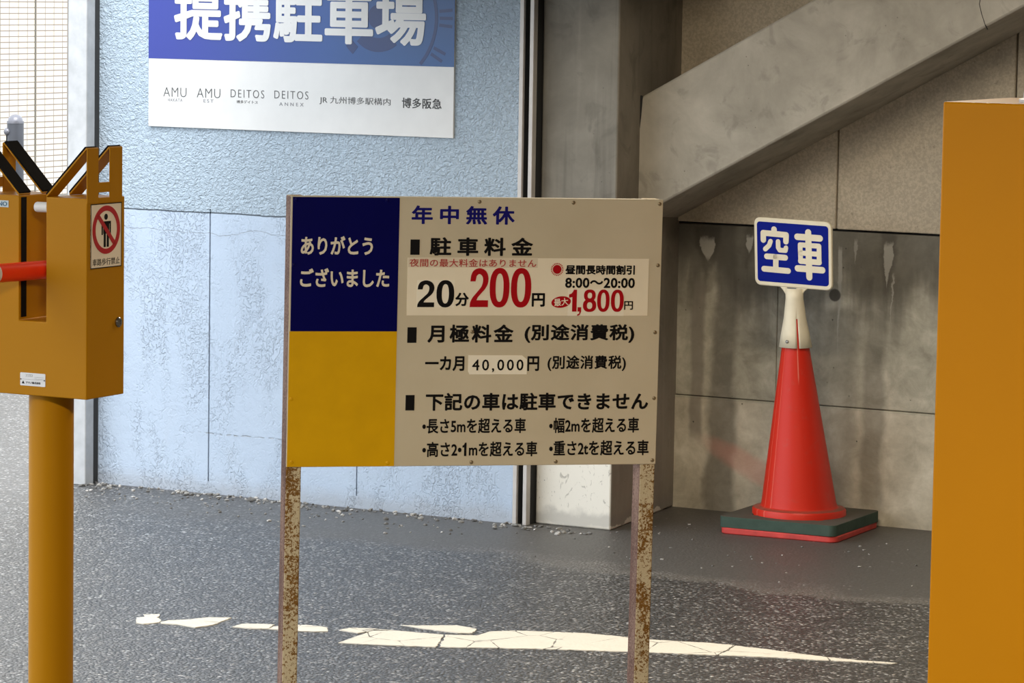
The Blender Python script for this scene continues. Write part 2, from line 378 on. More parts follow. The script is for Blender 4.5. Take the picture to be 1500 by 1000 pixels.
# metal trims of the joint between wall and column
for k, (x0, x1, y1) in enumerate(((-5.2945, -5.2800, 9.655), (-5.2585, -5.2445, 9.668))):
    mb = MB(); mb.box(x0, x1, 9.643, y1, 0.0, 3.0); tag(mb.build('trim_%d' % (k + 1), TRIM, bevel=0.0015), kind='structure')
mb = MB(); mb.box(-5.2955, -5.2465, 9.672, 9.80, 0.0, 3.0); tag(mb.build('trim_3', DARK), kind='structure')  # dark backing painting the shade inside the open gap
# concrete column, its right face slightly skewed
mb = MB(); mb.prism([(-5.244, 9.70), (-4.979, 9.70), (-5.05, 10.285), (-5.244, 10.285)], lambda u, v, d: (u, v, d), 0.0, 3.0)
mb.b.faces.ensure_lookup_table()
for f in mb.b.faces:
    if abs(f.calc_center_median().x + 5.0145) < 0.02: f.material_index = 1      # side face: browner, darker copy with little of the painted bounce light
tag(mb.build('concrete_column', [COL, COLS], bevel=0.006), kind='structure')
# diagonal concrete beam
zb = lambda x: 1.0085 + (x + 4.9129) * 0.5376
mb = MB(); mb.prism([(-5.06, zb(-5.06)), (-2.0, zb(-2.0)), (-2.0, zb(-2.0) + 0.369), (-5.06, zb(-5.06) + 0.369)], XZ, 9.895, 10.27)
dbm = tag(mb.build('diagonal_beam', BEAM, bevel=0.007), kind='structure')
mb = MB(); mb.prism([(-5.002, 1.335), (-4.994, 1.333), (-4.9985, 1.27), (-5.003, 1.23), (-5.008, 1.23)], XZ, 9.8935, 9.90); mb.build('end_gap', DARK, dbm)
mb = MB(); ck = [(-3.888, 1.665), (-3.893, 1.635), (-3.885, 1.606), (-3.872, 1.572), (-3.866, 1.561)]
mb.prism([(x - 0.0010, z) for x, z in ck] + [(x + 0.0010, z) for x, z in ck[::-1]], XZ, 9.8942, 9.90); mb.build('crack', DARK, dbm)
# back wall of the recess
wb = tag(empty('wall_back', (0, 0, 0)), kind='structure')
mb = MB(); mb.box(-5.3, 4.5, 10.30, 10.45, 0.0, 3.0); mb.build('wall_core', DARK, wb)
for x0, x1 in ((-5.3, -4.5005), (-4.4955, -3.917), (-3.912, -3.3), (-3.295, 4.5)):
    mb = MB(); mb.box(x0, x1, 10.27, 10.31, 0.924, 3.0); mb.build('wall_panel', PANEL, wb, bevel=0.004)
for x0, x1 in ((-5.3, -4.6972), (-4.6958, 4.5)):
    mb = MB(); mb.box(x0, x1, 10.279, 10.31, 0.3655, 0.917); mb.build('middle_course', RET, wb, bevel=0.003)
mb = MB(); mb.box(-5.3, 4.5, 10.274, 10.31, -0.02, 0.3635); mb.build('lower_course', RET, wb, bevel=0.003)
# the rest of the covered bay: deck overhead, right and near walls
mb = MB(); mb.box(-5.5, 4.8, -6.5, 10.6, 2.32, 2.6); ceil_ = tag(mb.build('ceiling', SLAB), kind='structure')
mb = MB(); mb.box(-6.0, -4.75, 8.75, 10.6, 1.74, 2.32); mb.build('shade_block', SLAB, ceil_)  # unseen block added to shade the upper wall and column
mb = MB(); mb.box(4.5, 4.7, -6.5, 10.45, 0, 2.32); tag(mb.build('wall_right', SLAB), kind='structure')
mb = MB(); mb.box(-5.2, 4.5, -6.5, -6.3, 0, 2.32); tag(mb.build('wall_front', SLAB), kind='structure')

# ================================================================ far outside: tiled building, bollard, steel post
tb = tag(empty('tiled_building', (-16.25, 22, 0)), 'cream tiled building with a grid of brown joints far behind the bollard', 'building')
mb = MB(); mb.box(-4, 0, -3, 14, 0, 9); mb.build('tiled_wall', TILES, tb)
mb = MB(); mb.box(-0.01, 0.004, -0.022, -0.008, 0, 9); mb.build('expansion_joint', plain('joint_sealant', (0.12, 0.11, 0.09), 0.8), tb)
GREY = plain('weathered_grey_steel', (0.055, 0.058, 0.068), 0.45, 0.3, 0.15, 9); GREYL = plain('bright_grey_cap', (0.16, 0.16, 0.18), 0.35, 0.4)
bo = tag(empty('bollard', (-10.048, 13.443, 0)), 'dark grey round-topped bollard standing in front of the cream tiles', 'bollard')
mb = MB(); mb.lathe([(0.039, 0), (0.039, 0.99)], n=32); mb.build('post', GREY, bo, smooth=True)
mb = MB(); mb.lathe([(0.0405, 0.988), (0.0405, 0.998)] + [(0.036 * math.cos(R(a)), 0.998 + 0.032 * math.sin(R(a))) for a in range(0, 86, 12)], n=32); mb.build('cap', GREYL, bo, smooth=True)
mb = MB()
Mk = Matrix.Translation((-0.022, -0.033, 0.95)) @ Vector((-0.35, -0.9, 0)).to_track_quat('Z', 'Y').to_matrix().to_4x4()
mb.lathe([(0.017, -0.02), (0.017, 0.004)] + [(0.017 * math.cos(R(a)), 0.004 + 0.012 * math.sin(R(a))) for a in range(15, 86, 18)], n=20, M=Mk); mb.build('bolt', GREYL, bo, smooth=True)
mb = MB(); mb.box(-0.032, -0.0285, -0.03, -0.024, 0.4, 0.94); mb.build('groove_strip', DARK, bo)
ST = plain('galvanised_steel', (0.44, 0.45, 0.46), 0.5, 0.25, 0.12, 20); STD = plain('gap_shadow_black', (0.03, 0.03, 0.03), 0.8)
sp = tag(empty('steel_post', (-6.869, 9.575, 0)), 'upright galvanised steel post at the left end of the blue wall', 'post')
mb = MB(); mb.box(-0.075, 0, 0, 0.047, 0, 3.0); mb.build('post', ST, sp, bevel=0.003)
mb = MB(); mb.box(-0.088, -0.076, 0.012, 0.05, 0, 3.0); mb.build('edge_strip', plain('brownish_edge_strip', (0.24, 0.22, 0.20), 0.6), sp)
mb = MB(); mb.box(-0.070, -0.004, 0.047, 0.077, 0, 3.0); mb.build('gap_shadow', STD, sp)  # black filler painting the shadow gap between post and wall

# ================================================================ sign on the blue wall
sg = tag(empty('wall_sign', (-6.0995, 9.6535, 1.1915)), 'large blue and white partner parking sign mounted on the pale blue wall', 'sign')
def m_signblue():
    n = N('printed_blue', 0.35, 0, 0.5); x, y, z = n.xyz()
    return n.done(n.mix(n.smooth(x, -0.57, 0.45), srgb(34, 50, 140), srgb(28, 80, 138)))
SW = plain('sign_white', (0.68, 0.68, 0.665), 0.35, 0, 0.03); SBL = m_signblue(); SDK = plain('print_navy', srgb(20, 50, 104), 0.35, 0, 0.02)
INK = plain('grey_ink', srgb(70, 70, 70), 0.5, 0, 0.02); INKL = plain('light_grey_ink', srgb(125, 125, 130), 0.5, 0, 0.02); INKD = plain('dark_ink', srgb(45, 45, 45), 0.5, 0, 0.02)
mb = MB(); mb.box(-0.5735, 0.5735, -0.0085, 0.0, 0, 1.0); mb.build('panel', SW, sg, bevel=0.001)
mb = MB(); mb.box(-0.5735, 0.5735, -0.0092, -0.008, 0.2210, 1.0); mb.build('blue_field', SBL, sg)
cg = MB(); ccx, ccz = 0.298, 0.371
def arc(mb, cx, cz, r0, r1, a0, a1, n=24, y0=-0.0097, y1=-0.0090):
    pts = [(cx + r1*math.cos(R(a0+(a1-a0)*k/n)), cz + r1*math.sin(R(a0+(a1-a0)*k/n))) for k in range(n+1)]
    pts += [(cx + r0*math.cos(R(a1+(a0-a1)*k/n)), cz + r0*math.sin(R(a1+(a0-a1)*k/n))) for k in range(n+1)]
    mb.prism(pts, XZ, y0, y1)
arc(cg, ccx, ccz, 0.205, 0.216, -43, 75); arc(cg, ccx, ccz, 0.066, 0.110, -135, -52); cg.prism([(ccx + 0.038*math.cos(2*math.pi*k/28), ccz + 0.038*math.sin(2*math.pi*k/28)) for k in range(28)], XZ, -0.0098, -0.0090)
arc(cg, ccx, ccz, 0.120, 0.150, -142, -128, 6)
for a, nb in ((-30, 3), (0, 3), (28, 2), (-52, 1)):
    for k in range(nb):
        t = R(a + (k - (nb-1)/2) * 5.5); c_, s_ = math.cos(t), math.sin(t)
        pts = [(ccx + r*c_ - q*s_, ccz + r*s_ + q*c_) for r, q in ((0.222, -0.005), (0.268, -0.005), (0.268, 0.005), (0.222, 0.005))]
        if all(-0.572 < u < 0.572 and v > 0.223 for u, v in pts): cg.prism(pts, XZ, -0.0097, -0.0090)
for t in (-62, 20, 150): 
    c_, s_ = math.cos(R(t)), math.sin(R(t))
    pts = [(ccx + r*c_ - q*s_, ccz + r*s_ + q*c_) for r, q in ((0.11, -0.006), (0.206, -0.004), (0.206, 0.004), (0.11, 0.006))]
    if all(v > 0.223 for u, v in pts): cg.prism(pts, XZ, -0.0097, -0.0090)
cg.build('clock_print', SDK, sg)
sgx, sgz = -6.0995, 1.1915
def sbox(a, b): return (a[0] - sgx, b[1] - sgz, b[0] - sgx, a[1] - sgz)
lettering('提携駐車場', (-0.473, 0.283, 0.472, 0.458), SW, sg, -0.0100, 0.027, 1.02, 0.0008, label='bold white characters')
for txt, a, b, mt, bo_, sp_ in (
    ('AMU', (-6.6141, 1.3203), (-6.5241, 1.2900), INK, -0.014, 1.1), ('HAKATA', (-6.5964, 1.2845), (-6.5396, 1.2748), INKL, 0.0, 1.25),
    ('AMU', (-6.4835, 1.3204), (-6.3927, 1.2905), INK, -0.014, 1.1), ('EST', (-6.4573, 1.2859), (-6.4192, 1.2755), INKL, 0.0, 1.4),
    ('DEITOS', (-6.3526, 1.3205), (-6.2245, 1.2949), INK, -0.010, 1.3), ('博多デイトス', (-6.3300, 1.2867), (-6.2490, 1.2763), INK, 0.0, 1.0),
    ('DEITOS', (-6.1859, 1.3216), (-6.0579, 1.2962), INK, -0.010, 1.3), ('ANNEX', (-6.1669, 1.2845), (-6.0760, 1.2737), INKL, 0.0, 1.7),
    ('JR 九州博多駅構内', (-6.0163, 1.3087), (-5.7540, 1.2828), INK, 0.0, 1.0), ('博多阪急', (-5.7122, 1.3127), (-5.5689, 1.2802), INKD, 0.014, 1.05)):
    lettering(txt, sbox(a, b), mt, sg, -0.0085, bo_, sp_, 0.0006)

# ================================================================ parking fee board on two rusty posts
bd = empty('fee_board')
BM = Matrix(((0.73411, -0.67898, 0.00857), (0.67897, 0.73415, 0.00399), (-0.0090, 0.00289, 0.99996)))
BZ = 0.9655
bd.rotation_euler = BM.to_euler(); bd.location = Vector((-3.5670, 6.3327, 0.9654)) - BM @ Vector((0, 0, BZ))
tag(bd, 'freestanding beige parking fee board with blue and yellow panels on two rusty posts', 'sign board')
def m_boardface():
    n = N('aged_beige_board', 0.45, 0, 0.25)
    col = n.ramp(n.noise(4, 5, 0.6), (0.3, srgb(200, 189, 163)), (0.7, srgb(211, 200, 175)))
    sc = n.smooth(n.noise(30, 5, 0.7, 1.2), 0.70, 0.74)
    col = n.mix(n.math('MULTIPLY', sc, 0.35), col, (0.20, 0.16, 0.11))
    return n.done(col, n.bump(n.noise(25, 3), 0.05, 0.002))
def m_rust(name, base, amt_lo, amt_hi, rust_a, rust_b):
    n = N(name, 0.75, 0, 0.3)
    big = n.noise(11, 3, 0.6, 0.2, n.co((1, 1, 0.6))); fine = n.noise(210, 4, 0.75)
    m = n.smooth(n.math('ADD', n.math('MULTIPLY', big, 0.42), n.math('MULTIPLY', fine, 0.60)), amt_lo, amt_hi)
    rust = n.mix(n.noise(70, 4), rust_a, rust_b)
    paint = n.mix(n.noise(18, 3), base, tuple(v * 0.82 for v in base))
    return n.done(n.mix(m, paint, rust), n.bump(n.math('ADD', fine, m), 0.35, 0.002))
FACE = m_boardface()
POSTF = m_rust('cream_post_paint_with_rust', srgb(206, 192, 160), 0.510, 0.545, srgb(92, 60, 18), srgb(142, 100, 36))
POSTS = m_rust('rusted_post_side', srgb(150, 118, 100), 0.44, 0.56, srgb(74, 46, 34), srgb(112, 76, 60))
NAVY = plain('navy_ink', srgb(24, 22, 112), 0.4, 0, 0.03, spec=0.12); BLK = plain('black_ink', (0.006, 0.0055, 0.006), 0.5, 0, 0.03, spec=0.12)
RED = plain('red_ink', srgb(176, 16, 26), 0.4, 0, 0.03, spec=0.12); REDL = plain('thin_red_ink', srgb(182, 62, 58), 0.4, 0, 0.03)
PBLUE = plain('navy_blue_panel', srgb(4, 4, 80), 0.3, 0, 0.04, spec=0.12); PYEL = plain('yellow_panel', srgb(218, 166, 0), 0.4, 0, 0.05, spec=0.2)
STICK = plain('cream_sticker', srgb(244, 234, 210), 0.4, 0, 0.03); PATCH = plain('whiter_patch', srgb(250, 243, 224), 0.4, 0, 0.02); WLET = plain('off_white_letters', srgb(232, 222, 200), 0.4, 0, 0.02)
STRIPM = plain('pale_strip', srgb(226, 214, 190), 0.4, 0, 0.02)
mb = MB(); mb.box(-0.3897, 0.3897, 0.0, 0.003, BZ - 0.2753, BZ + 0.2753); mb.build('panel', FACE, bd, bevel=0.0012)
for s in (-1, 1):
    mb = MB(); x0, x1 = (-0.3897, -0.3578) if s < 0 else (0.3565, 0.3893)
    mb.box(x0, x1, 0.003, 0.056, 0.0, BZ + 0.2745)
    for f in mb.b.faces:
        if f.calc_center_median().x < x0 + 1e-4: f.material_index = 1
    mb.build('post', [POSTF, POSTS], bd, bevel=0.0025)
for z0 in (BZ + 0.2495, BZ - 0.2735):
    mb = MB(); mb.box(-0.3576, 0.3563, 0.003, 0.034, z0, z0 + 0.025); mb.build('rail', FACE, bd, bevel=0.001)
mb = MB(); mb.box(-0.3862, -0.1662, -0.0009, 0.0004, BZ + 0.0018, BZ + 0.2735); mb.build('blue_panel', PBLUE, bd)
mb = MB(); mb.box(-0.3880, -0.1662, -0.0009, 0.0004, BZ - 0.2745, BZ + 0.0016); mb.build('yellow_panel', PYEL, bd)
def fitted(row, mat, parent, y=0.0, bold=0.03, space=1.0, rot=0.0):
    t, u0, v0, u1, v1 = row
    return lettering(t, (u0/1000, BZ + v0/1000, u1/1000, BZ + v1/1000), mat, parent, y, bold, space, rot=rot)
ONE = [(0.42, 0), (1.0, 0), (1.0, 1.0), (0.60, 1.0), (0.48, 0.90), (0.30, 0.82), (0.0, 0.78), (0.0, 0.63), (0.42, 0.66)]
def one(u0, v0, u1, v1, mat, parent, y):
    mb = MB(); mb.prism([((u0 + (u1-u0)*a)/1000, BZ + (v0 + (v1-v0)*b)/1000) for a, b in ONE], XZ, y - 0.0006, y + 0.0003); mb.build('lettering', mat, parent)
def spline(pts, n=6):
    out = []; m_ = len(pts)
    for i in range(m_):
        p0, p1, p2, p3 = pts[i-1], pts[i], pts[(i+1) % m_], pts[(i+2) % m_]
        if p1[2] or p2[2]:            # a corner at either end: keep the segment straight-ish
            out.append(p1[:2])
            if not (p1[2] and p2[2]): out.append(((p1[0]+p2[0])/2, (p1[1]+p2[1])/2))
            continue
        for j in range(n):
            t = j/n; f = lambda a, b, c, d: 0.5*((2*b) + (c-a)*t + (2*a-5*b+4*c-d)*t*t + (3*b-a-3*c+d)*t**3)
            out.append((f(p0[0], p1[0], p2[0], p3[0]), f(p0[1], p1[1], p2[1], p3[1])))
    return out
TWO = spline([(0.03, 0.66, 1), (0.06, 0.80, 0), (0.20, 0.94, 0), (0.50, 1.0, 0), (0.80, 0.94, 0), (0.95, 0.80, 0), (0.95, 0.63, 0), (0.82, 0.48, 0), (0.60, 0.35, 0), (0.42, 0.24, 0), (0.37, 0.175, 1),
              (0.97, 0.175, 1), (0.97, 0.0, 1), (0.02, 0.0, 1), (0.04, 0.11, 0), (0.16, 0.24, 0), (0.40, 0.39, 0), (0.60, 0.52, 0), (0.68, 0.65, 0), (0.66, 0.78, 0), (0.50, 0.85, 0), (0.35, 0.79, 0), (0.30, 0.66, 1)])
def loop(cx, cy, rx, ry, e=2.35, n=40):
    out = []
    for k_ in range(n):
        t = 2*math.pi*k_/n; c_, s_ = math.cos(t), math.sin(t)
        out.append((cx + rx*math.copysign(abs(c_)**(2/e), c_), cy + ry*math.copysign(abs(s_)**(2/e), s_)))
    return out
def number(txt, spans, v0, v1, mat, y):
    """heavy upright numerals"""
    mb = MB()
    for ch, (u0, u1) in zip(txt, spans):
        P = lambda a, b: ((u0 + (u1-u0)*a)/1000, BZ + (v0 + (v1-v0)*b)/1000)
        def ringp(o, i, dy=0.0):
            for k_ in range(len(o)):
                j_ = (k_+1) % len(o); mb.prism([P(*i[k_]), P(*o[k_]), P(*o[j_]), P(*i[j_])], XZ, y - 0.0006 - dy, y + 0.0003)
        if ch == '0': ringp(loop(.5, .5, .5, .51), loop(.5, .5, .20, .365))
        elif ch == '8': ringp(loop(.5, .74, .44, .27), loop(.5, .735, .17, .135)); ringp(loop(.5, .28, .50, .295), loop(.5, .275, .20, .155), 0.0001)
        elif ch == '2': mb.prism([P(*q) for q in TWO], XZ, y - 0.0006, y + 0.0003)
        elif ch == '1': mb.prism([P(*q) for q in ONE], XZ, y - 0.0006, y + 0.0003)
        elif ch == ',': mb.prism([P(0.15, 0.20), P(0.15, 0.0), P(0.55, 0.0), P(0.50, -0.09), P(0.10, -0.13), P(0.12, -0.20), P(0.62, -0.15), P(0.90, 0.0), P(0.90, 0.20)], XZ, y - 0.0006, y + 0.0003)
    mb.build('lettering', mat, pp)
fitted(('年中無休', -140.8, 220.7, 74.5, 258.4), NAVY, bd, space=1.5)
fitted(('駐車料金', -101.7, 156.5, 114.7, 194.3), BLK, bd, space=1.5)
fitted(('月極料金', -102.3, -21.3, 78.0, 15.9), BLK, bd, space=1.22)
fitted(('(別途消費税)', 101.7, -21.7, 335.6, 16.9), BLK, bd, space=1.08)
fitted(('一カ月', -105.9, -79.6, -23.8, -49.3), BLK, bd)
fitted(('円', 109.2, -80.0, 134.1, -49.5), BLK, bd)
fitted(('(別途消費税)', 151.9, -80.2, 319.4, -47.7), BLK, bd, bold=0.024, space=1.08)
fitted(('下記の車は駐車できません', -102.9, -161.5, 369.5, -124.8), BLK, bd, space=1.05)
fitted(('•長さ5mを超える車', -108.8, -208.3, 109.4, -177.1), BLK, bd, bold=0.022)
fitted(('•幅2mを超える車', 159.0, -208.8, 351.3, -176.9), BLK, bd, bold=0.022)
fitted(('•高さ2•', -107.7, -256.7, -25.5, -225.4), BLK, bd, bold=0.022)
one(-23.5, -255.0, -15.0, -227.5, BLK, bd, 0.0)
fitted(('mを超える車', -9.8, -256.7, 134.9, -225.4), BLK, bd, bold=0.022)
fitted(('•重さ2tを超える車', 160.2, -256.3, 373.6, -224.4), BLK, bd, bold=0.022)
for u0, v0, u1, v1 in ((-142.0, 158.0, -122.7, 189.2), (-144.2, -21.7, -125.2, 10.0), (-145.0, -160.3, -126.3, -128.8)):
    mb = MB(); mb.box(u0/1000, u1/1000, -0.0007, 0.0003, BZ + v0/1000, BZ + v1/1000); mb.build('square_mark', BLK, bd)
bp = bd.children[-1]
for o_ in bd.children:
    if o_.name.startswith('blue_panel'): bp = o_
fitted(('ありがとう', -368.1, 157.0, -219.9, 195.0), WLET, bp, -0.0009, 0.028)
fitted(('ございました', -368.4, 91.6, -184.6, 130.0), WLET, bp, -0.0009, 0.028)
mb = MB(); mb.box(-0.1468, 0.3624, -0.0010, 0.0003, BZ + 0.0343, BZ + 0.1525); pp = mb.build('price_sticker', STICK, bd)
mb = MB(); mb.box(-0.1464, 0.1254, -0.0015, -0.0005, BZ + 0.1328, BZ + 0.1530); mb.build('note_strip', STRIPM, pp)
fitted(('夜間の最大料金はありません', -143.3, 133.9, 122.3, 150.3), REDL, pp, -0.0015, 0.010, 1.05)
mb = MB(); mb.box(-0.1267, -0.0480, -0.0015, -0.0005, BZ + 0.0507, BZ + 0.1068); mb.build('overlay_patch', PATCH, pp)
number('20', ((-126.3, -89.3), (-85.8, -48.8)), 51.5, 106.1, BLK, -0.0015)
fitted(('分', -46.2, 53.6, -18.0, 81.1), BLK, pp, -0.0010, 0.035)
number('200', ((-16.7, 23.8), (25.4, 67.0), (70.2, 113.0)), 51.8, 131.5, RED, -0.0010)
fitted(('円', 114.8, 52.8, 142.5, 80.8), BLK, pp, -0.0010, 0.035)
fitted(('昼間長時間割引', 184.4, 119.5, 332.5, 139.1), BLK, pp, -0.0010, 0.036)
fitted(('8:00〜20:00', 184.7, 91.7, 333.3, 112.9), BLK, pp, -0.0010, 0.028, 1.05)
mb = MB(); mb.box(0.1917, 0.3112, -0.0015, -0.0005, BZ + 0.0341, BZ + 0.0901); mb.build('overlay_patch', PATCH, pp)
number('1,800', ((193.6, 210.2), (210.8, 221.0), (223.6, 251.8), (253.6, 280.2), (283.0, 310.5)), 43.0, 88.2, RED, -0.0015)
fitted(('円', 311.8, 47.0, 330.6, 64.8), BLK, pp, -0.0010, 0.02)
mb = MB(); scx, scz = 0.16695, BZ + 0.1298
mb.prism([(scx + 0.0092*math.cos(2*math.pi*k/32), scz + 0.0092*math.sin(2*math.pi*k/32)) for k in range(32)], XZ, -0.0016, -0.0005)
for k in range(22): arc(mb, scx, scz, 0.0105, 0.0133, k*360/22, k*360/22 + 8.5, 2, -0.0016, -0.0005)
mb.build('sun_mark', RED, pp)
mb = MB(); ell = []
for k in range(36):
    t = 2*math.pi*k/36; u, v = 0.0208*math.cos(t), 0.0118*math.sin(t); ell.append((0.1771 + u*0.99 - v*0.12, BZ + 0.0626 + u*0.12 + v*0.99))
mb.prism(ell, XZ, -0.0018, -0.0005); mb.build('red_oval', RED, pp)
fitted(('最大', 162.0, 55.0, 192.0, 70.5), PATCH, pp, -0.0018, 0.012, 1.0, rot=0.10)
pa = MB(); pa.prism([(-0.0125, -0.0867), (0.1081, -0.0867), (0.1081, -0.0560), (0.0975, -0.0475), (-0.0155, -0.0471), (-0.0155, -0.0800)], lambda u, v, d: (u, d, BZ + v), -0.0012, 0.0003); pa = pa.build('overlay_patch', PATCH, bd)
fitted(('40,000', -7.6, -82.1, 100.6, -55.9), BLK, pa, -0.0012, 0.012, 1.3)
SCREW = plain('dull_screw_metal', srgb(150, 136, 110), 0.4, 0.6); 
for u, v, mt in [(0,267,SCREW),(198,267,SCREW),(382,266,SCREW),(382,139,SCREW),(380,0,SCREW),(382,-137,SCREW),(382,-267,SCREW),(175,-268,SCREW),(-4,-268,SCREW),(-9,1,SCREW),
                 (-379,268,PBLUE),(-192,268,PBLUE),(-382,136,PBLUE),(-382,-136,PYEL),(-379,-265,PYEL),(-180,-268,PYEL)]:
    mb = MB(); yb = 0.0 if mt is SCREW else -0.0009
    Ms = Matrix.Translation((u/1000, yb, BZ + v/1000)) @ Matrix.Rotation(R(90), 4, 'X')
    mb.lathe([(0.0042, -0.001), (0.0040, 0.0008), (0.0028, 0.0017), (0.0012, 0.0018), (0.0011, 0.0008)], n=14, M=Ms); mb.build('screw', mt, bd, smooth=True)

# ================================================================ yellow barrier support with its arm
def m_yellow(name, c, rough=0.42):
    n = N(name, rough, 0, 0.12); return n.done(n.mix(n.noise(6, 3), c, tuple(v * 0.93 for v in c)), n.bump(n.noise(260, 3), 0.06, 0.001))
YEL = m_yellow('orange_yellow_paint', srgb(178, 122, 6)); RUB = plain('black_rubber', (0.008, 0.007, 0.007), 0.9, spec=0.08)
gz = 0.8272
gt = empty('barrier_support', (-4.1963, 5.8527, 0), R(1.0))
tag(gt, 'yellow barrier arm rest on a round pole at the left edge', 'barrier post')
mb = MB()
mb.prism([(-0.266, 0), (0, 0), (0, 0.4057), (-0.100, 0.4057), (-0.100, 0.152), (-0.166, 0.152), (-0.166, 0.4057), (-0.266, 0.4057)], lambda u, v, d: (u, d, gz + v), 0.0, 0.1335)
body = mb.build('body', YEL, gt, bevel=0.002)
mb = MB(); mb.lathe([(0.046, 0), (0.046, gz)], -0.133, 0.067, 48); mb.build('pole', YEL, gt, smooth=True)
mb = MB(); mb.box(-0.1662, -0.1650, 0.006, 0.024, gz + 0.158, gz + 0.402); mb.build('rubber_lining', RUB, gt)
mb = MB(); mb.cyl((-0.100, 0.014, gz + 0.3835), (-0.1345, 0.014, gz + 0.3835), 0.0105, 20); mb.build('roller', plain('white_plastic', (0.75, 0.74, 0.72), 0.4), gt, bevel=0.003)
for s in (1, -1):
    X = (lambda x: x) if s > 0 else (lambda x: -0.266 - x)
    mb = MB()
    def pbox(x0, x1, *a): a0, a1 = sorted((X(x0), X(x1))); mb.box(a0, a1, *a)
    pbox(-0.0022, 0.0006, 0.0, 0.0390, gz + 0.395, gz + 0.5065); pbox(-0.0022, 0.0006, 0.0800, 0.1240, gz + 0.395, gz + 0.5065)
    pbox(-0.0022, 0.0006, 0.0390, 0.0800, gz + 0.4165, gz + 0.4370); pbox(-0.0022, 0.0006, 0.0390, 0.0800, gz + 0.395, gz + 0.4065)
    mb.build('side_plate', YEL, gt, bevel=0.0008)
    for y0, y1 in ((0.0, 0.0390), (0.0800, 0.1240)):
        mb = MB(); mb.prism([(X(0.0), 0.5065), (X(-0.003), 0.5080), (X(-0.1005), 0.4085), (X(-0.0985), 0.4055)], lambda u, v, d: (u, d, gz + v), y0, y1)
        gd = mb.build('guide', YEL, gt, bevel=0.0006)
        mb = MB(); mb.prism([(X(-0.0035), 0.5078), (X(-0.0065), 0.5100), (X(-0.1010), 0.4130), (X(-0.0995), 0.4098)], lambda u, v, d: (u, d, gz + v), y0 + 0.0005, y1 - 0.0005)
        mb.build('rubber_pad', RUB, gd)
# warning label on the right face
LAB = plain('label_cream', srgb(236, 222, 200), 0.45, 0, 0.02)
YZ = lambda u, v, d: (d, u, gz + v)
mb = MB(); mb.box(-0.0005, 0.0007, 0.0115, 0.1215, gz + 0.2635, gz + 0.3940); lb = mb.build('warning_label', LAB, gt)
mb = MB()
for u0, v0, u1, v1 in ((0.0115, 0.2635, 0.1215, 0.2652), (0.0115, 0.3923, 0.1215, 0.3940), (0.0115, 0.2635, 0.0132, 0.3940), (0.1198, 0.2635, 0.1215, 0.3940)):
    mb.box(0.0, 0.0011, u0, u1, gz + v0, gz + v1)
mb.build('border', BLK, lb)
REDS = plain('sign_red', srgb(178, 22, 32), 0.4, 0, 0.03); lcx, lcz = 0.0665, 0.3405
mb = MB(); o_r, i_r = 0.0490, 0.0385
def ring(mb, cx, cz, r0, r1, d0, d1, n=48):
    for k in range(n):
        a, b = 2*math.pi*k/n, 2*math.pi*(k+1)/n
        mb.prism([(cx+r0*math.cos(a), cz+r0*math.sin(a)), (cx+r1*math.cos(a), cz+r1*math.sin(a)), (cx+r1*math.cos(b), cz+r1*math.sin(b)), (cx+r0*math.cos(b), cz+r0*math.sin(b))], YZ, d0, d1)
ring(mb, lcx, lcz, i_r, o_r, 0.0003, 0.0014)
t = R(-45); c_, s_ = math.cos(t), math.sin(t)
mb.prism([(lcx + r*c_ - q*s_, lcz + r*s_ + q*c_) for r, q in ((-0.042, -0.0048), (0.042, -0.0048), (0.042, 0.0048), (-0.042, 0.0048))], YZ, 0.0003, 0.0014)
mb.build('prohibition_ring', REDS, lb)
mb = MB()
mb.prism([(lcx - 0.001 + 0.0062*math.cos(2*math.pi*k/20), lcz + 0.0262 + 0.0062*math.sin(2*math.pi*k/20)) for k in range(20)], YZ, 0.0003, 0.0010)
for u0, v0, u1, v1 in ((-0.0105, -0.0080, 0.0105, 0.0172), (-0.0165, -0.0100, -0.0120, 0.0150), (0.0120, -0.0100, 0.0165, 0.0150), (-0.0165, 0.0120, 0.0165, 0.0172), (-0.0090, -0.0350, -0.0015, -0.0070), (0.0018, -0.0350, 0.0093, -0.0070)):
    mb.box(0.0003, 0.0010, lcx + u0, lcx + u1, gz + lcz + v0, gz + lcz + v1)
mb.build('pedestrian_figure', BLK, lb)
lettering('車路歩行禁止', (0.0185, gz + 0.2690, 0.1150, gz + 0.2830), BLK, lb, 0, 0.0, 1.04, 0.0011, fn=lambda u, v, d: (d, u, v))
# lock, maker's plate, maker's sticker
mb = MB(); mb.lathe([(0.0105, -0.001), (0.0105, 0.003), (0.008, 0.0055), (0.0045, 0.0058), (0.004, 0.004)], n=24, M=Matrix.Translation((0, 0.1108, gz + 0.1494)) @ Matrix.Rotation(R(90), 4, 'Y'))
mb.build('lock', plain('chrome', (0.32, 0.30, 0.28), 0.25, 1.0), gt, smooth=True)
PL = plain('silver_plate', (0.72, 0.73, 0.75), 0.35, 0.0, 0.03)
mb = MB(); mb.prism(rrect(-0.1625, 0.0195, -0.1005, 0.0460, 0.002), lambda u, v, d: (u, d, gz + v), -0.0009, 0.0005); mp = mb.build('maker_plate', PL, gt)
lettering('アマノ株式会社', (-0.148, gz + 0.0240, -0.112, gz + 0.0285), BLK, mp, -0.0009, 0.03, 1.05, 0.0003)
mb = MB(); mb.prism([(-0.1585, 0.0235), (-0.1515, 0.0235), (-0.155, 0.0295)], lambda u, v, d: (u, d, gz + v), -0.0013, -0.0005); mb.build('triangle_mark', BLK, mp)
mb = MB()
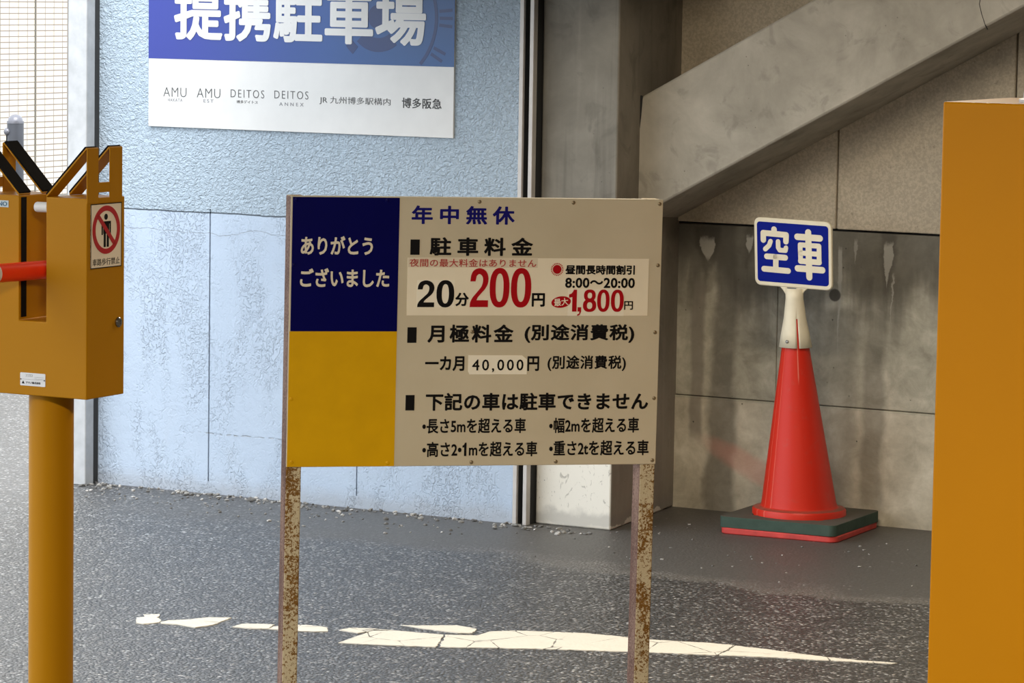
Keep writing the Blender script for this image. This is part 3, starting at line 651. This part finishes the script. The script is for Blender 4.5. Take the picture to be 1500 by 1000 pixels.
for u0, v0, u1, v1 in ((-0.150, 0.0385, -0.133, 0.0388), (-0.150, 0.0425, -0.133, 0.0428), (-0.127, 0.0380, -0.104, 0.0383), (-0.127, 0.0345, -0.104, 0.0348), (-0.158, 0.0325, -0.103, 0.0328), (-0.133, 0.0385, -0.1325, 0.0428), (-0.146, 0.0385, -0.1455, 0.0428), (-0.141, 0.0385, -0.1405, 0.0428), (-0.137, 0.0385, -0.1365, 0.0428)):
    mb.box(u0, u1, -0.0012, -0.0005, gz + v0, gz + v1)
mb.build('ruled_lines', INK, mp)
for u in (-0.1605, -0.1025):
    mb = MB(); mb.cyl((u, -0.0005, gz + 0.0325), (u, -0.0018, gz + 0.0325), 0.0014, 10); mb.build('rivet', INKD, mp)
mb = MB(); mb.box(-0.2520, -0.1925, -0.0008, 0.0005, gz + 0.3805, gz + 0.3942); ms = mb.build('maker_sticker', plain('sticker_grey_blue', srgb(190, 205, 210), 0.4), gt)
lettering('AMANO', (-0.2490, gz + 0.3828, -0.1955, gz + 0.3920), plain('sticker_blue', srgb(40, 95, 130), 0.4), ms, -0.0008, 0.02, 1.0, 0.0004)
# the arm lying in the slot
am = empty('barrier_pole', (-4.1963 - 0.134, 5.8527 + 0.06, gz + 0.2535), R(-8.5))
tag(am, 'red and white barrier pole resting in the slot of the yellow post', 'barrier pole')
REDA = plain('glossy_red', srgb(250, 58, 26), 0.35, 0, 0.04); WHA = plain('arm_white', (0.72, 0.70, 0.66), 0.4)
t0 = 0.12
for k, (a, b) in enumerate(((-0.155, t0), (-0.64, -0.155), (-1.09, -0.64), (-1.54, -1.09), (-1.99, -1.54), (-2.44, -1.99), (-2.9, -2.44))):
    mb = MB(); mb.cyl((0, a, 0), (0, b, 0), 0.019, 32); mb.build('red_band' if k % 2 == 0 else 'white_band', REDA if k % 2 == 0 else WHA, am, smooth=True)

# ================================================================ orange-yellow cabinet at the right edge
cb = empty('machine_cabinet', (-2.4954, 6.174, 0), R(1.0))
tag(cb, 'plain orange-yellow metal machine cabinet cut off by the right edge', 'machine')
YEL2 = m_yellow('amber_paint', srgb(196, 130, 0), 0.4)
mb = MB(); mb.box(0, 0.46, 0, 0.352, 0.03, 1.4715); mb.build('housing', YEL2, cb, bevel=0.004, seg=3)
mb = MB(); mb.box(0.02, 0.44, 0.02, 0.33, 0, 0.03); mb.build('plinth', plain('dark_plinth', (0.04, 0.04, 0.04), 0.7), cb)
LG = plain('pale_grey_plastic', (0.55, 0.54, 0.53), 0.4)
mb = MB(); mb.lathe([(0.052, 1.4712), (0.052, 1.478), (0.044, 1.480)] + [(0.044 * math.cos(R(a)), 1.480 + 0.06 * math.sin(R(a))) for a in range(0, 88, 10)], 0.165, 0.105, 32)
mb.build('lamp_dome', LG, cb, smooth=True)

# ================================================================ cone, its weight and the sign on it
CX_, CY_ = -4.497, 10.045
LEAN = 0.108
shr = lambda p: (p[0], p[1] - LEAN * p[2], p[2])
cn = tag(empty('traffic_cone', (CX_, CY_, 0)), 'tall red traffic cone with a square base by the stained back wall', 'traffic cone')
def m_cone():
    n = N('red_cone_plastic', 0.42, 0, 0.35); x, y, z = n.xyz()
    ang = n.math('ARCTAN2', n.math('ADD', y, n.math('MULTIPLY', z, LEAN)), x)
    fac = n.noise(3, 4, 0.6, 0.2, n.co((1, 1, 0.4)))
    col = n.mix(fac, srgb(202, 38, 20), srgb(216, 50, 30))
    a1 = n.smooth(n.math('ABSOLUTE', n.math('ADD', ang, 2.24)), 0.008, 0.016, 0.35, 0); a2 = n.smooth(n.math('ABSOLUTE', n.math('ADD', ang, 1.98)), 0.008, 0.018, 0.35, 0)
    a3 = n.math('MULTIPLY', n.smooth(n.math('ABSOLUTE', n.math('ADD', ang, 1.02)), 0.01, 0.05, 0.6, 0), n.smooth(z, 0.46, 0.50))
    seam = n.math('MAXIMUM', n.math('MAXIMUM', a1, a2), a3)
    col = n.mix(seam, col, srgb(236, 150, 130))
    dust = n.math('MULTIPLY', n.smooth(n.noise(30, 5, 0.7), 0.55, 0.75), 0.15)
    col = n.mix(dust, col, (0.30, 0.16, 0.13))
    g = n.t.nodes.new('ShaderNodeNewGeometry'); s3 = n.t.nodes.new('ShaderNodeSeparateXYZ'); n.l(g.outputs['Normal'], s3.inputs[0])
    top = n.math('MULTIPLY', n.smooth(s3.outputs[2], 0.75, 0.97), n.ramp(n.noise(25, 4), (0.3, 0.55), (0.7, 0.95)))
    col = n.mix(top, col, srgb(112, 80, 66))
    return n.done(col, n.bump(n.noise(12, 3), 0.06, 0.004))
CONE = m_cone()
mb = MB(); mb.lathe([(0.1455, 0.040), (0.1455, 0.068), (0.1415, 0.074), (0.124, 0.0765), (0.1185, 0.0805), (0.1160, 0.090), (0.0425, 0.575), (0.0245, 0.712), (0.021, 0.716)], n=64, shear=shr)
mb.build('cone_body', CONE, cn, smooth=True)
mb = MB(); mb.prism(rrect(-0.192, -0.192, 0.192, 0.192, 0.03), lambda u, v, d: (u*math.cos(R(3)) - v*math.sin(R(3)), u*math.sin(R(3)) + v*math.cos(R(3)), d), 0.0, 0.020)
mb.build('base', plain('dusty_red_base', srgb(196, 62, 56), 0.6, 0, 0.2, 20), cn, bevel=0.004)
cw = tag(empty('cone_weight', (CX_, CY_, 0.020), R(2)), 'dusty dark green square rubber weight around the foot of the red cone', 'cone weight')
def m_weight():
    n = N('dark_green_rubber', 0.8, 0, 0.3); g = n.t.nodes.new('ShaderNodeNewGeometry'); s3 = n.t.nodes.new('ShaderNodeSeparateXYZ'); n.l(g.outputs['Normal'], s3.inputs[0])
    dust = n.math('MULTIPLY', n.smooth(s3.outputs[2], 0.6, 0.95), n.ramp(n.noise(14, 5), (0.25, 0.6), (0.75, 1.0)))
    return n.done(n.mix(dust, n.mix(n.noise(25, 4), srgb(48, 66, 58), srgb(74, 92, 82)), srgb(92, 86, 78)), n.bump(n.noise(60, 4), 0.2, 0.002))
mb = MB(); nseg = 64; outer = rrect(-0.192, -0.192, 0.192, 0.192, 0.022, 15); inner = [(0.1560 * math.cos(t_), 0.1560 * math.sin(t_)) for t_ in [math.atan2(v, u) for u, v in outer]]
for (z0, z1) in ((0.0, 0.034),):
    ob = [mb.b.verts.new((u, v, z0)) for u, v in outer]; ot = [mb.b.verts.new((u, v, z1)) for u, v in outer]
    ib = [mb.b.verts.new((u, v, z0)) for u, v in inner]; it = [mb.b.verts.new((u, v, z1)) for u, v in inner]; n_ = len(outer)
    for k in range(n_):
        j = (k+1) % n_
        mb._f([ob[k], ob[j], ot[j], ot[k]]); mb._f([ot[k], ot[j], it[j], it[k]]); mb._f([it[k], it[j], ib[j], ib[k]]); mb._f([ib[k], ib[j], ob[j], ob[k]])
mb.build('ring', m_weight(), cw, bevel=0.004)
# sign standing on the cone
SZ0 = 0.577
cs = tag(empty('cone_sign', (CX_, CY_ - LEAN * SZ0, SZ0)), 'small blue vacancy sign on a white sleeve slipped over the cone tip', 'sign')
PLW = plain('yellowed_white_plastic', srgb(236, 226, 200), 0.45, 0, 0.05, 20)
mb = MB(); prof = [(0.0495, 0.0), (0.0405, 0.05), (0.0325, 0.09), (0.0285, 0.125), (0.0255, 0.150), (0.0255, 0.182), (0.0238, 0.182), (0.0238, 0.150)]
n_ = 48; rings = []
def slit(k, z): # open wedge on the front right of the sleeve
    return (k == 40 and z < 0.075)
for r, z in prof[:6]:
    rings.append([mb.b.verts.new(shr((r*math.cos(2*math.pi*k/n_), r*math.sin(2*math.pi*k/n_), z))) for k in range(n_)])
for (a, c), (ra, za) in zip(zip(rings, rings[1:]), prof):
    for k in range(n_):
        if not slit(k, za): mb._f([a[k], a[(k+1) % n_], c[(k+1) % n_], c[k]])
sl = mb.build('sleeve', PLW, cs, smooth=True)
so = sl.modifiers.new('thick', 'SOLIDIFY'); so.thickness = 0.002; so.offset = 1
mb = MB(); 
Mr = Matrix.Translation(shr((0.049*math.cos(R(-97)), 0.049*math.sin(R(-97)), 0.020))) @ Vector((math.cos(R(-97)), math.sin(R(-97)), 0.15)).to_track_quat('Z', 'Y').to_matrix().to_4x4()
mb.lathe([(0.0052, -0.002), (0.0052, 0.0015), (0.003, 0.003), (0.0012, 0.003)], n=16, M=Mr); mb.build('rivet', plain('rivet_metal', (0.25, 0.24, 0.22), 0.4, 0.7), cs, smooth=True)
PR = R(1.2); PCX, PCZ = 0.0, 0.289
def plate(u, v, d):
    x = PCX + u*math.cos(PR) + v*math.sin(PR); z = PCZ - u*math.sin(PR) + v*math.cos(PR)
    return (x, -LEAN * 1.25 * z + 0.008 + d, z)
PW, PH = 0.1295, 0.1055
mb = MB(); mb.prism(rrect(-PW, -PH, PW, PH, 0.020), plate, -0.006, 0.006); mb.build('plate', PLW, cs, bevel=0.003)
mb = MB(); mb.prism(rrect(-PW + 0.0105, -PH + 0.013, PW - 0.0105, PH - 0.013, 0.010), plate, -0.0068, -0.005); bf = mb.build('blue_field', plain('deep_blue_film', srgb(2, 24, 134), 0.4, 0, 0.03, spec=0.15), cs)
# neck between sleeve and plate
mb = MB(); mb.prism([(-0.050, -PH + 0.004), (0.050, -PH + 0.004), (0.034, -PH - 0.010), (0.028, -PH - 0.022), (-0.028, -PH - 0.022), (-0.036, -PH - 0.010)], plate, -0.004, 0.004); mb.build('neck', PLW, cs, bevel=0.002)
mb = MB(); mb.prism([(-0.021, -PH + 0.000), (0.010, -PH + 0.000), (0.004, -PH - 0.010), (-0.019, -PH - 0.016)], plate, -0.0052, -0.003); mb.build('tape', plain('grey_tape', (0.22, 0.22, 0.21), 0.5), cs)
# thick rounded characters made from strokes, in photo-crop units of the plate (x 72..590, y 70..530)
def chars(name, strokes, wd):
    mb = MB()
    for pts in strokes:
        w_ = wd
        if isinstance(pts[0], (int, float)): w_, pts = pts[0], pts[1]
        P = [((x - 327) / 505 * 2 * PW * 0.985, (300 - y) / 455 * 2 * PH) for x, y in pts]; r_ = w_ / 505 * PW
        for a, b in zip(P, P[1:]):
            d = math.atan2(b[1] - a[1], b[0] - a[0]); out = []
            for c_, s0 in ((b, -90), (a, 90)):
                for k in range(9): t_ = d + R(s0 + 180*k/8); out.append((c_[0] + r_*math.cos(t_), c_[1] + r_*math.sin(t_)))
            mb.prism(out, plate, -0.0082 - 0.00002 * random.random(), -0.006)
    mb.build('lettering', PLW, bf)
# deskewed stroke coordinates
def dk(pts, x0, y0): return [(x + x0, y + y0) for x, y in pts]
K = [(200, 148), (205, 175)]
chars('a', [[(206, 146), (206, 172)], [(134, 175), (286, 178)], [(134, 175), (134, 222)], [(286, 178), (284, 222)],
            (29, [(182, 228), (172, 256), (146, 282)]), (29, [(232, 226), (232, 266), (242, 282), (280, 282)]), (29, [(284, 264), (280, 282)]),
            [(156, 330), (278, 330)], [(216, 330), (214, 415)], [(136, 415), (296, 417)]], 35)
chars('b', [[(432, 150), (436, 448)], [(360, 184), (508, 184)], [(30, [(378, 236), (502, 236)]), ][0], (30, [(378, 236), (380, 346)]), (30, [(502, 236), (502, 346)]), (30, [(380, 290), (502, 290)]), (34, [(380, 344), (502, 344)]), [(360, 394), (522, 394)]], 39)

# ================================================================ worn white road marking
def m_roadpaint():
    n = N('worn_white_road_paint', 0.75, 0, 0.3)
    e = n.vor(7.5, 'DISTANCE_TO_EDGE', 'Distance', 1.0, n.co((1.0, 0.8, 1)))
    e2 = n.math('ADD', e, n.math('MULTIPLY', n.math('SUBTRACT', n.noise(26, 4), 0.5), 0.05))
    cr = n.smooth(e2, 0.002, 0.014, 1, 0); cr = n.math('MULTIPLY', cr, n.smooth(n.noise(4, 3), 0.44, 0.56))
    col = n.mix(n.noise(18, 5), (0.66, 0.62, 0.53), (0.76, 0.72, 0.63))
    col = n.mix(n.math('MULTIPLY', n.smooth(n.noise(45, 5, 0.7), 0.58, 0.72), 0.25), col, (0.42, 0.39, 0.33))
    return n.done(n.mix(n.math('MULTIPLY', cr, 0.85), col, (0.05, 0.047, 0.042)), n.bump(n.math('SUBTRACT', n.noise(90, 3), cr), 0.3, 0.003))
POLY = [
 [(-5.2934,7.6069),(-5.3191,7.6501),(-5.3094,7.6736),(-5.3323,7.6973),(-5.2995,7.7243),(-5.2896,7.7113),(-5.2776,7.6779),(-5.2444,7.6518),(-5.2328,7.6236),(-5.2522,7.5819),(-5.2763,7.5825)],
 [(-5.2312,7.6294),(-5.2285,7.66),(-5.1872,7.707),(-5.1624,7.76),(-5.1129,7.7859),(-5.1049,7.7381),(-5.0956,7.6725),(-5.1119,7.6143),(-5.1353,7.6175),(-5.1754,7.6262),(-5.2185,7.614)],
 [(-5.0381,7.6755),(-5.0402,7.7239),(-5.0018,7.7496),(-4.965,7.7647),(-4.9467,7.7036),(-4.9673,7.6898),(-4.998,7.6787)],
 [(-4.9442,7.7029),(-4.9509,7.7362),(-4.9348,7.7636),(-4.8957,7.8016),(-4.8548,7.8099),(-4.8247,7.8017),(-4.7979,7.7586),(-4.8251,7.7357),(-4.8753,7.7162)],
 [(-4.7811,7.7885),(-4.7775,7.8333),(-4.7182,7.8588),(-4.6427,7.867),(-4.7075,7.8307),(-4.7202,7.7802)],
 [(-4.6879,7.9431),(-4.6462,7.9567),(-4.5644,8.0186),(-4.4935,8.002),(-4.4734,7.945),(-4.5044,7.9244),(-4.6237,7.9291)],
 [(-4.6904,7.6354),(-4.6994,7.7663),(-4.7091,7.8437),(-4.6471,7.864),(-4.5237,7.8836),(-4.4557,7.7244),(-4.5823,7.6737)],
 [(-4.521,7.8854),(-4.4475,7.9206),(-4.4451,7.992),(-4.3975,8.0379),(-4.2342,8.1048),(-4.1214,8.1174),(-4.0456,8.1196),(-3.8974,8.1636),(-3.8298,8.1678),(-3.8111,8.0203),(-3.9712,7.9601),(-4.0368,7.9297),(-4.2084,7.8555),(-4.447,7.7302)],
 [(-3.8247,8.1645),(-3.7245,8.1639),(-3.5721,8.1527),(-3.4742,8.159),(-3.3861,8.1786),(-3.3923,8.1617),(-3.4655,8.1389),(-3.5824,8.1002),(-3.6825,8.0729),(-3.8051,8.0243)]]
mb = MB(); rr = random.Random(3)
for poly in POLY:
    pts = []
    for (a, b), (c, d) in zip(poly, poly[1:] + poly[:1]):
        L = math.hypot(c - a, d - b); m_ = max(1, int(L / 0.012))
        for k in range(m_):
            t_ = k / m_; j_ = 0.0 if k == 0 else 0.0028
            pts.append((a + (c-a)*t_ + rr.uniform(-j_, j_), b + (d-b)*t_ + rr.uniform(-j_, j_)))
    mb.prism(pts, lambda u, v, d: (u, v, d), 0.0, 0.0022)
bmesh.ops.triangulate(mb.b, faces=[f for f in mb.b.faces if len(f.verts) > 4])
tag(mb.build('road_marking', m_roadpaint()), 'worn and cracked white painted line tapering across the asphalt', 'road marking')

# ================================================================ loose grit along the foot of the walls
mb = MB(); rg = random.Random(11)
def pebble(x, y, s):
    M = Matrix.Translation((x, y, s * 0.35)) @ Matrix.Rotation(rg.uniform(0, 6.28), 4, 'Z') @ Matrix.Rotation(rg.uniform(-.5, .5), 4, 'X') @ Matrix.Diagonal((s * rg.uniform(.8, 1.6), s * rg.uniform(.7, 1.1), s * rg.uniform(.4, .8), 1))
    r_ = bmesh.ops.create_icosphere(mb.b, subdivisions=1, radius=1.0, matrix=M)
    mi = rg.choice((0, 0, 1, 1, 2))
    for v in r_['verts']:
        v.co += Vector((rg.uniform(-1, 1), rg.uniform(-1, 1), rg.uniform(-1, 1))) * s * 0.22
        for f in v.link_faces: f.material_index = mi
for k in range(230): pebble(rg.uniform(-6.88, -5.0), 9.645 - abs(rg.gauss(0, 0.055)), rg.uniform(0.003, 0.0085) * (1.25 if rg.random() < .08 else 1))
for k in range(90): pebble(rg.uniform(-6.9, -5.3), 9.50 - abs(rg.gauss(0, 0.12)), rg.uniform(0.0025, 0.006))
for k in range(70):
    x, y = rg.uniform(-5.0, -3.6), rg.uniform(9.1, 10.0); s_ = rg.uniform(0.002, 0.0055)
    if not (-4.75 < x < -4.25 and y > 9.75): pebble(x, y, s_)
g_ = mb.build('grit', [plain('grit_grey', (0.28, 0.27, 0.25), 0.8), plain('grit_dark', (0.16, 0.155, 0.145), 0.8), plain('grit_pale', (0.48, 0.46, 0.43), 0.8)])
tag(g_, 'loose grit and small stones along the foot of the walls', 'grit', kind='stuff')
